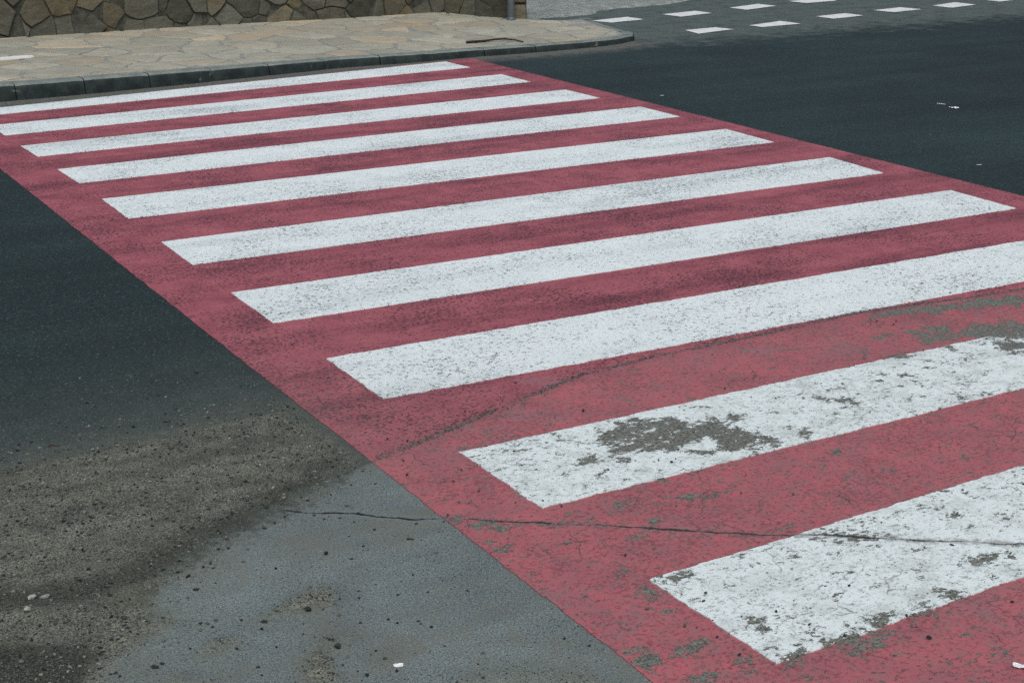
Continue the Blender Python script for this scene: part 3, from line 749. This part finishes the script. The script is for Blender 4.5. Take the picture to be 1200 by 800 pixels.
# ------------------------------------------------------------------ pale ground past the wall
M_PALE = mat_pale_ground()
edge = G2([(640, 21.2), (655, 20.2), (680, 18.6), (694, 17.2), (698, 14.2), (712, 12), (741, 9.0), (762, 7.0), (790, 4.0), (812, 0.5)])
edge = np.vstack([[[6.0, 2.35], [6.3, 2.4]], edge, [[10.6, 4.6], [13, 6.5], [22, 12]]])
fine = []
for a, b in zip(edge[:-1], edge[1:]):
    k = max(2, int(np.linalg.norm(b-a)/.05)); k = min(k, 60)
    for t in range(k): fine.append(a+(b-a)*t/k)
fine = np.array(fine)
V = []; F = []
far_ = lambda p: np.array([p[0]+(p[0]-6)*1.2, 60.0])
rows = [0, .0012, .004, .012, .03, .06, .1, .2, .5, 1]
for p in fine:
    j = np.array([mnoise.fractal(Vector((p[0]*3, p[1]*3, 4)), 1., 2., 4), mnoise.fractal(Vector((p[0]*3, p[1]*3, 11)), 1., 2., 4)])*.09
    p2 = p+j; q = far_(p)
    for r_i, r in enumerate(rows):
        c = p2+(q-p2)*r
        V.append((c[0], c[1], (-.005 if r_i == 0 else .022 if r_i == 1 else .03+.012*mnoise.noise(Vector((c[0]*2, c[1]*2, 0))))))
m = len(rows)
for i in range(len(fine)-1):
    for j in range(m-1): F.append((i*m+j, (i+1)*m+j, (i+1)*m+j+1, i*m+j+1))
me = mesh_np('dirt_ground', V, F, True); dg = link('dirt_ground', me, None, [M_PALE]); tag(dg, kind='structure')

# ------------------------------------------------------------------ gravel, pebbles, litter
def rock_mesh(name, seed, sub=1, squash=.65, rough=.35):
    bm = bmesh.new(); bmesh.ops.create_icosphere(bm, subdivisions=sub, radius=1.0)
    for v in bm.verts:
        n = v.co.normalized(); f = 1+rough*mnoise.noise(n*1.6+Vector((seed*7.1, seed*3.3, 0)))+.15*mnoise.noise(n*4+Vector((seed, 0, 5)))
        v.co = Vector((n.x*f*1.15, n.y*f*.9, n.z*f*squash))
    zmin = min(v.co.z for v in bm.verts)
    for v in bm.verts: v.co.z -= zmin*.82
    me = bpy.data.meshes.new(name); bm.to_mesh(me); bm.free(); return me

# loose grit: far too many grains to count, one object
base = [rock_mesh('grit', i, 1 if i < 2 else 1, .6, .5) for i in range(5)]
bv = []
for b in base:
    co = np.array([v.co[:] for v in b.vertices]); f = np.array([p.vertices[:] for p in b.polygons]); bv.append((co, f))
octV = np.array([(1, 0, .3), (-.9, .2, .35), (.1, 1, .3), (-.1, -.9, .25), (.1, .05, 1.0), (0, 0, -.2)])
octF = np.array([(0, 2, 4), (2, 1, 4), (1, 3, 4), (3, 0, 4), (2, 0, 5), (1, 2, 5), (3, 1, 5), (0, 3, 5)])
def grit(name, spots, mat):
    Vs, Fs, Sh = [], [], []; o = 0
    for x, y, r, sh, zz in spots:
        if r > .0036: co, f = bv[int(rng.integers(5))]
        else: co, f = octV, octF
        a = rng.uniform(0, 6.28); c, s = math.cos(a), math.sin(a)
        w = co*np.array([r*rng.uniform(.8, 1.3), r*rng.uniform(.7, 1.1), r*rng.uniform(.6, 1.0)])
        w = np.column_stack([w[:, 0]*c-w[:, 1]*s+x, w[:, 0]*s+w[:, 1]*c+y, w[:, 2]+zz])
        Vs.append(w); Fs.append(f+o); Sh.append(np.full(len(w), sh)); o += len(w)
    me = mesh_np(name, np.vstack(Vs), np.vstack(Fs)); attr(me, 'shade', np.concatenate(Sh)) if len(me.vertices) == o else None
    ob = link(name, me, None, [mat]); tag(ob, kind='stuff'); return ob
M_GRIT = mat_gravel('grit_stone', (.014, .018, .018), (.260, .268, .245))
spots = []
fld = fl['sand'].reshape(nv, nu); fld_d = fl['dirt'].reshape(nv, nu)
def samp(a, x, y):
    i = min(max(np.searchsorted(us, x)-1, 0), nu-2); j = min(max(np.searchsorted(vs, y)-1, 0), nv-2); return a[j, i]
tries = 0
while len(spots) < 42000 and tries < 300000:
    tries += 1
    x = rng.uniform(-2.6, .0); y = rng.uniform(-10.0, -6.7)
    if x > -.3: continue
    s = samp(fld, x, y)
    dens = mnoise.fractal(Vector((x*5, y*5, 1)), 1., 2., 3)*.5+.5
    if rng.random() > max(.012, (s**1.6))*(.25+1.0*max(0, dens)): continue
    r = .0014+.0010*rng.pareto(2.6); r = min(r, .0055)
    sh = rng.beta(1.1, 2.3)
    spots.append((x, y, r, sh, road_z(x, y)-r*.15))
# a sprinkle of grains over the paint and the old asphalt
for _ in range(5200):
    x = rng.uniform(-1.35, .1) if rng.random() < .75 else rng.uniform(-.3, 1.5); y = rng.uniform(-9.95, -7.5)
    sv = np.interp(x, SEAM[:, 0], SEAM[:, 1])
    if y > sv+.15 and rng.random() < .7: continue
    r = min(.0009+.0006*rng.pareto(2.4), .0045)
    zz = .0065 if x > -.27 else road_z(x, y)
    spots.append((x, y, r, rng.beta(1.1, 4.0), zz))
for a in np.linspace(0, 1, 420):
    k = rng.uniform(5, len(SEAM)-6); i = int(k); p = SEAM[i]+(SEAM[i+1]-SEAM[i])*(k-i)+rng.normal(0, .02, 2)
    if -1.2 < p[0] < 1.6: spots.append((p[0], p[1], rng.uniform(.001, .0035), rng.beta(1.2, 3), .0065 if p[0] > -.27 else road_z(*p)))
grit('gravel', spots, M_GRIT)

M_PD = mat_pebble('dark_pebble', (.012, .015, .016), (.040, .045, .044)); M_PP = mat_pebble('pale_pebble', (.24, .25, .23), (.40, .41, .38)); M_PB = mat_pebble('grey_pebble', (.09, .095, .09), (.19, .19, .17))
peb = [rock_mesh('pebble', i+20, 1, .7, .75) for i in range(7)]
for p in peb: p.polygons.foreach_set('use_smooth', [False]*len(p.polygons))
def variant(meshes, mat):
    out = []
    for m_ in meshes: c = m_.copy(); c.materials.append(mat); out.append(c)
    return out
PD, PP_, PB = variant(peb, M_PD), variant(peb, M_PP), variant(peb, M_PB)
def ground_top(x, y):
    if x > -.27: 
        return .0065
    return road_z(x, y)
def pebble(px, py, size, meshes, label, group=None, name='pebble'):
    g = G(px, py); o = bpy.data.objects.new(name, meshes[random.randrange(len(meshes))]); COL.objects.link(o)
    r = size*.36; o.location = (g[0], g[1], ground_top(g[0], g[1])-r*.08); o.rotation_euler = (random.uniform(-.15, .15), random.uniform(-.15, .15), random.uniform(0, 6.28))
    o.scale = (r*random.uniform(.85, 1.2), r*random.uniform(.8, 1.05), r*random.uniform(.75, 1.0)); tag(o, label, 'pebble', group); return o
DARK_ASPH = [(220, 677, .016), (230, 691, .019), (238, 665, .013), (247, 661, .013), (256, 645, .016), (323, 666, .013), (382, 649, .019), (360, 717, .026), (310, 729, .018), (307, 737, .014), (322, 614, .013), (310, 620, .016), (334, 607, .011), (396, 760, .024), (378, 705, .012), (421, 701, .012), (455, 726, .011), (466, 730, .011), (303, 782, .012), (307, 791, .011), (278, 761, .014), (283, 727, .010), (430, 791, .013), (490, 728, .010), (493, 731, .009), (402, 780, .010), (324, 758, .009), (380, 608, .010), (398, 607, .009), (426, 640, .011), (415, 612, .010), (483, 632, .008), (466, 697, .010), (548, 692, .010), (501, 694, .009), (182, 782, .022), (146, 728, .020), (131, 726, .013), (146, 736, .012), (150, 739, .010), (153, 743, .011), (135, 790, .012), (141, 793, .011), (412, 655, .011), (521, 757, .010), (662, 748, .011), (690, 757, .011)]
for x, y, s in DARK_ASPH: pebble(x, y, s, PD, 'small dark pebble on the grey old asphalt left of the crossing', 'dark pebbles on the old asphalt')
DARK_NEW = [(156, 501, .016), (22, 522, .014), (173, 467, .010), (213, 494, .010), (116, 504, .009), (80, 528, .012), (305, 458, .009), (195, 495, .009), (241, 503, .010), (219, 512, .011), (161, 532, .014), (300, 487, .009)]
for x, y, s in DARK_NEW: pebble(x, y, s, PD, 'small dark pebble on the dark new asphalt above the gravelly sand', 'dark pebbles on the new asphalt')
DARK_PAINT = [(683, 484, .015), (605, 451, .010), (545, 484, .010), (634, 486, .008), (587, 468, .008), (421, 477, .009), (443, 495, .009), (477, 559, .011), (473, 542, .009), (541, 553, .009), (570, 525, .008), (454, 516, .010), (525, 606, .010), (538, 591, .008), (787, 544, .017), (792, 540, .009), (772, 542, .010), (874, 559, .009), (813, 509, .009), (753, 531, .008), (713, 553, .009), (868, 580, .009), (990, 748, .014), (1062, 724, .012), (1088, 750, .016), (1186, 708, .013), (1115, 641, .014), (1090, 751, .012), (948, 735, .011), (995, 689, .012), (840, 749, .010), (866, 770, .012), (1027, 378, .012), (1047, 382, .013), (1050, 378, .010), (1080, 334, .012), (1113, 345, .012), (1082, 413, .010)]
for x, y, s in DARK_PAINT: pebble(x, y, s, PD, 'small dark pebble lying on the painted crossing', 'dark pebbles on the paint')
pebble(37, 704, .030, PP_, 'pale stone on the gravelly sand, left one of the pair side by side')
pebble(53, 703, .025, PP_, 'pale stone on the gravelly sand, right one of the pair side by side')
pebble(33, 719, .025, PP_, 'pale stone on the gravelly sand just below the pair of pale stones')
GREY = [(16, 697, .017), (29, 697, .014), (97, 658, .016), (127, 660, .014), (194, 684, .013), (26, 780, .018), (64, 563, .009), (40, 549, .008), (99, 573, .010), (290, 706, .010), (5, 622, .012), (235, 739, .010), (171, 520, .012), (77, 450, .009), (186, 502, .010), (130, 500, .010)]
for x, y, s in GREY:
    if y < 530: pebble(x, y, s, PB, 'small grey pebble on the dark new asphalt above the gravelly sand', 'grey pebbles on the new asphalt')
    else: pebble(x, y, s, PB, 'light grey pebble in the gravelly sand at the lower left', 'grey pebbles in the sand')

# litter: crumpled paper scraps, each a bent thin sheet with real thickness
def scrap(name, px, py, w, d, rot, label, cat, mat, zg=0.0, bend=.3, seed=0):
    w *= .78; d *= .78; g = G(px, py, zg); bm = bmesh.new(); bmesh.ops.create_grid(bm, x_segments=8, y_segments=6, size=.5)
    for v in bm.verts:
        x, y = v.co.x, v.co.y
        e = 1+.25*mnoise.noise(Vector((math.atan2(y, x)*1.4, seed, 2)))
        v.co = Vector((x*w*e, y*d*e, abs(mnoise.noise(Vector((x*2.4+seed, y*2.4, 1))))*bend*min(w, d)+bend*.35*w*(x*x)*2))
    zmin = min(v.co.z for v in bm.verts)
    for v in bm.verts: v.co.z -= zmin
    r = bmesh.ops.solidify(bm, geom=bm.faces[:], thickness=.0006)
    me = bpy.data.meshes.new(name); bm.to_mesh(me); bm.free()
    o = link(name, me, None, [mat]); o.location = (g[0], g[1], max(zg, ground_top(g[0], g[1]) if zg == 0 and g[0] < 4 else zg)+.001); o.rotation_euler = (0, 0, rot)
    return tag(o, label, cat)
M_PAPER = mat_simple('white_paper', (.78, .80, .79), .7, .10, 40)
scrap('paper_scrap', 467, 779.5, .028, .018, -.5, 'torn white paper scrap on the grey asphalt at the bottom edge', 'litter', M_PAPER, seed=1)
scrap('paper_scrap', 1195, 783.5, .040, .022, -.9, 'white paper scrap on the red paint in the bottom right corner', 'litter', M_PAPER, seed=2)
scrap('paper_scrap', 1118.5, 127, .075, .060, -.5, 'larger of the white scraps lying on the dark road at the upper right', 'litter', M_PAPER, seed=3, bend=.35)
scrap('paper_scrap', 1103, 122, .018, .085, .25, 'thin white sliver beside the larger scrap on the dark road', 'litter', M_PAPER, seed=4, bend=.2)
scrap('paper_scrap', 1147, 193.3, .040, .012, -.5, 'small white sliver on the dark road near the crossing edge', 'litter', M_PAPER, seed=5, bend=.2)
scrap('paper_scrap', 776, 112.2, .035, .02, -.5, 'tiny white scrap on the dark road just past the red border, near the far kerb', 'litter', M_PAPER, seed=6, bend=.2)

# white strip lying on the pavement
g0 = G(-12, 70.8, .14); g1 = G(39, 66.8, .14)
d = (g1-g0)[:2]; Ls = np.linalg.norm(d); ang = math.atan2(d[1], d[0])
bm = bmesh.new(); bmesh.ops.create_cube(bm, size=1.0)
for v in bm.verts: v.co = Vector((v.co.x*Ls, v.co.y*.085, v.co.z*.018))
bmesh.ops.bevel(bm, geom=[e for e in bm.edges if abs(e.verts[0].co.z-e.verts[1].co.z) > .005], offset=.03, segments=4, affect='EDGES')
bmesh.ops.bevel(bm, geom=[e for e in bm.edges if e.verts[0].co.z > 0 and e.verts[1].co.z > 0 and e.is_manifold], offset=.003, segments=2, affect='EDGES')
me = bpy.data.meshes.new('white_strip'); bm.to_mesh(me); bm.free()
o = link('white_strip', me, None, [mat_simple('white_plastic', (.80, .82, .80), .5, .05, 20)])
mid = (g0+g1)/2; o.location = (mid[0], mid[1], pz(mid[0], mid[1])+.015); o.rotation_euler = (0, 0, ang)
tag(o, 'flat white strip lying on the stone pavement at the left edge', 'strip')

# twigs
def twig(name, pts, r, mat, label):
    pts = [Vector(p) for p in pts]; V = []; F = []; n = 7
    for i, p in enumerate(pts):
        t = (pts[min(i+1, len(pts)-1)]-pts[max(i-1, 0)]).normalized(); a = t.cross(Vector((0, 0, 1))).normalized(); b = a.cross(t)
        rr = r*(1-.55*i/(len(pts)-1))*(1+.2*mnoise.noise(p*40))
        for k in range(n):
            an = 2*math.pi*k/n; V.append(p+a*math.cos(an)*rr+b*math.sin(an)*rr)
    for i in range(len(pts)-1):
        for k in range(n): F.append((i*n+k, i*n+(k+1) % n, (i+1)*n+(k+1) % n, (i+1)*n+k))
    F.append(tuple(range(n))[::-1]); F.append(tuple((len(pts)-1)*n+k for k in range(n)))
    o0 = Vector(pts[0]); me = mesh_np(name, [tuple(v-o0) for v in V], F, True); o = link(name, me, None, [mat]); o.location = o0
    return tag(o, label, 'twig')
M_TWIG = mat_simple('dry_twig', (.030, .024, .016), .85, .4, 60, 0, .6); M_TWIG2 = mat_simple('red_brown_twig', (.075, .040, .030), .85, .4, 60, 0, .6)
def on_pav(px, py, lift=.012):
    g = G(px, py, .08); zz = pz(g[0], g[1]); g = G(px, py, zz); return (g[0], g[1], pz(g[0], g[1])+.006+lift)
twig('twig', [on_pav(547, 52.2), on_pav(557, 51.2), on_pav(568, 50.5), on_pav(580, 49.6, .02), on_pav(592, 49.0, .02), on_pav(603, 49.6, .015), on_pav(613, 51, .008)], .013, M_TWIG, 'dark bent twig lying on the stone pavement near the kerb')
gz = lambda x, y: (*G(x, y)[:2], road_z(*G(x, y)[:2])+.003)
twig('twig', [gz(57, 523.5), gz(61, 522.5), gz(66, 523.8), gz(71, 523.4)], .0022, M_TWIG2, 'tiny reddish twig on the new asphalt near the left edge')
twig('twig', [gz(191, 495.5), gz(195, 495.2), gz(199.5, 495.3)], .002, M_TWIG, 'tiny dark twig on the new asphalt above the gravelly sand')
twig('twig', [gz(477, 632), gz(481, 632.3), gz(485, 632.8)], .0025, M_TWIG, 'short dark twig on the old asphalt below the long crack')

# ------------------------------------------------------------------ light, camera, world
EL, AZ = math.radians(58), math.radians(205)
w = bpy.data.worlds.new('World'); sc.world = w; w.use_nodes = True; nt = w.node_tree; nt.nodes.clear()
bg = nt.nodes.new('ShaderNodeBackground'); wo = nt.nodes.new('ShaderNodeOutputWorld'); sk = nt.nodes.new('ShaderNodeTexSky')
sk.sky_type = 'NISHITA'; sk.sun_disc = False; sk.sun_elevation = EL; sk.sun_rotation = AZ; sk.air_density = 1.0; sk.dust_density = 5.0; sk.ozone_density = 1.0
nt.links.new(sk.outputs[0], bg.inputs[0]); nt.links.new(bg.outputs[0], wo.inputs[0]); bg.inputs[1].default_value = .12
sl = bpy.data.lights.new('sun', 'SUN'); sl.energy = 1.3; sl.angle = math.radians(35); sl.color = (.95, 1.0, .97)
so = bpy.data.objects.new('sun', sl); COL.objects.link(so)
dirv = Vector((math.sin(AZ)*math.cos(EL), math.cos(AZ)*math.cos(EL), math.sin(EL)))
so.rotation_euler = dirv.to_track_quat('Z', 'Y').to_euler(); so.location = (0, 0, 8)

cam = bpy.data.cameras.new('camera'); co = bpy.data.objects.new('camera', cam); COL.objects.link(co)
cam.sensor_fit = 'HORIZONTAL'; cam.sensor_width = 36; cam.lens = 36*F_PX/1200; cam.clip_start = .05; cam.clip_end = 1000
from mathutils import Matrix
Mx = Matrix(((RIGHT[0], UP[0], -FWD[0], CAM[0]), (RIGHT[1], UP[1], -FWD[1], CAM[1]), (RIGHT[2], UP[2], -FWD[2], CAM[2]), (0, 0, 0, 1)))
co.matrix_world = Mx; sc.camera = co
cam.dof.use_dof = False
sc.cycles.use_denoising = False
vs_ = sc.view_settings; vs_.view_transform = 'Standard'; vs_.look = 'None'; vs_.exposure = -0.18; vs_.gamma = 1.0; vs_.use_curve_mapping = False
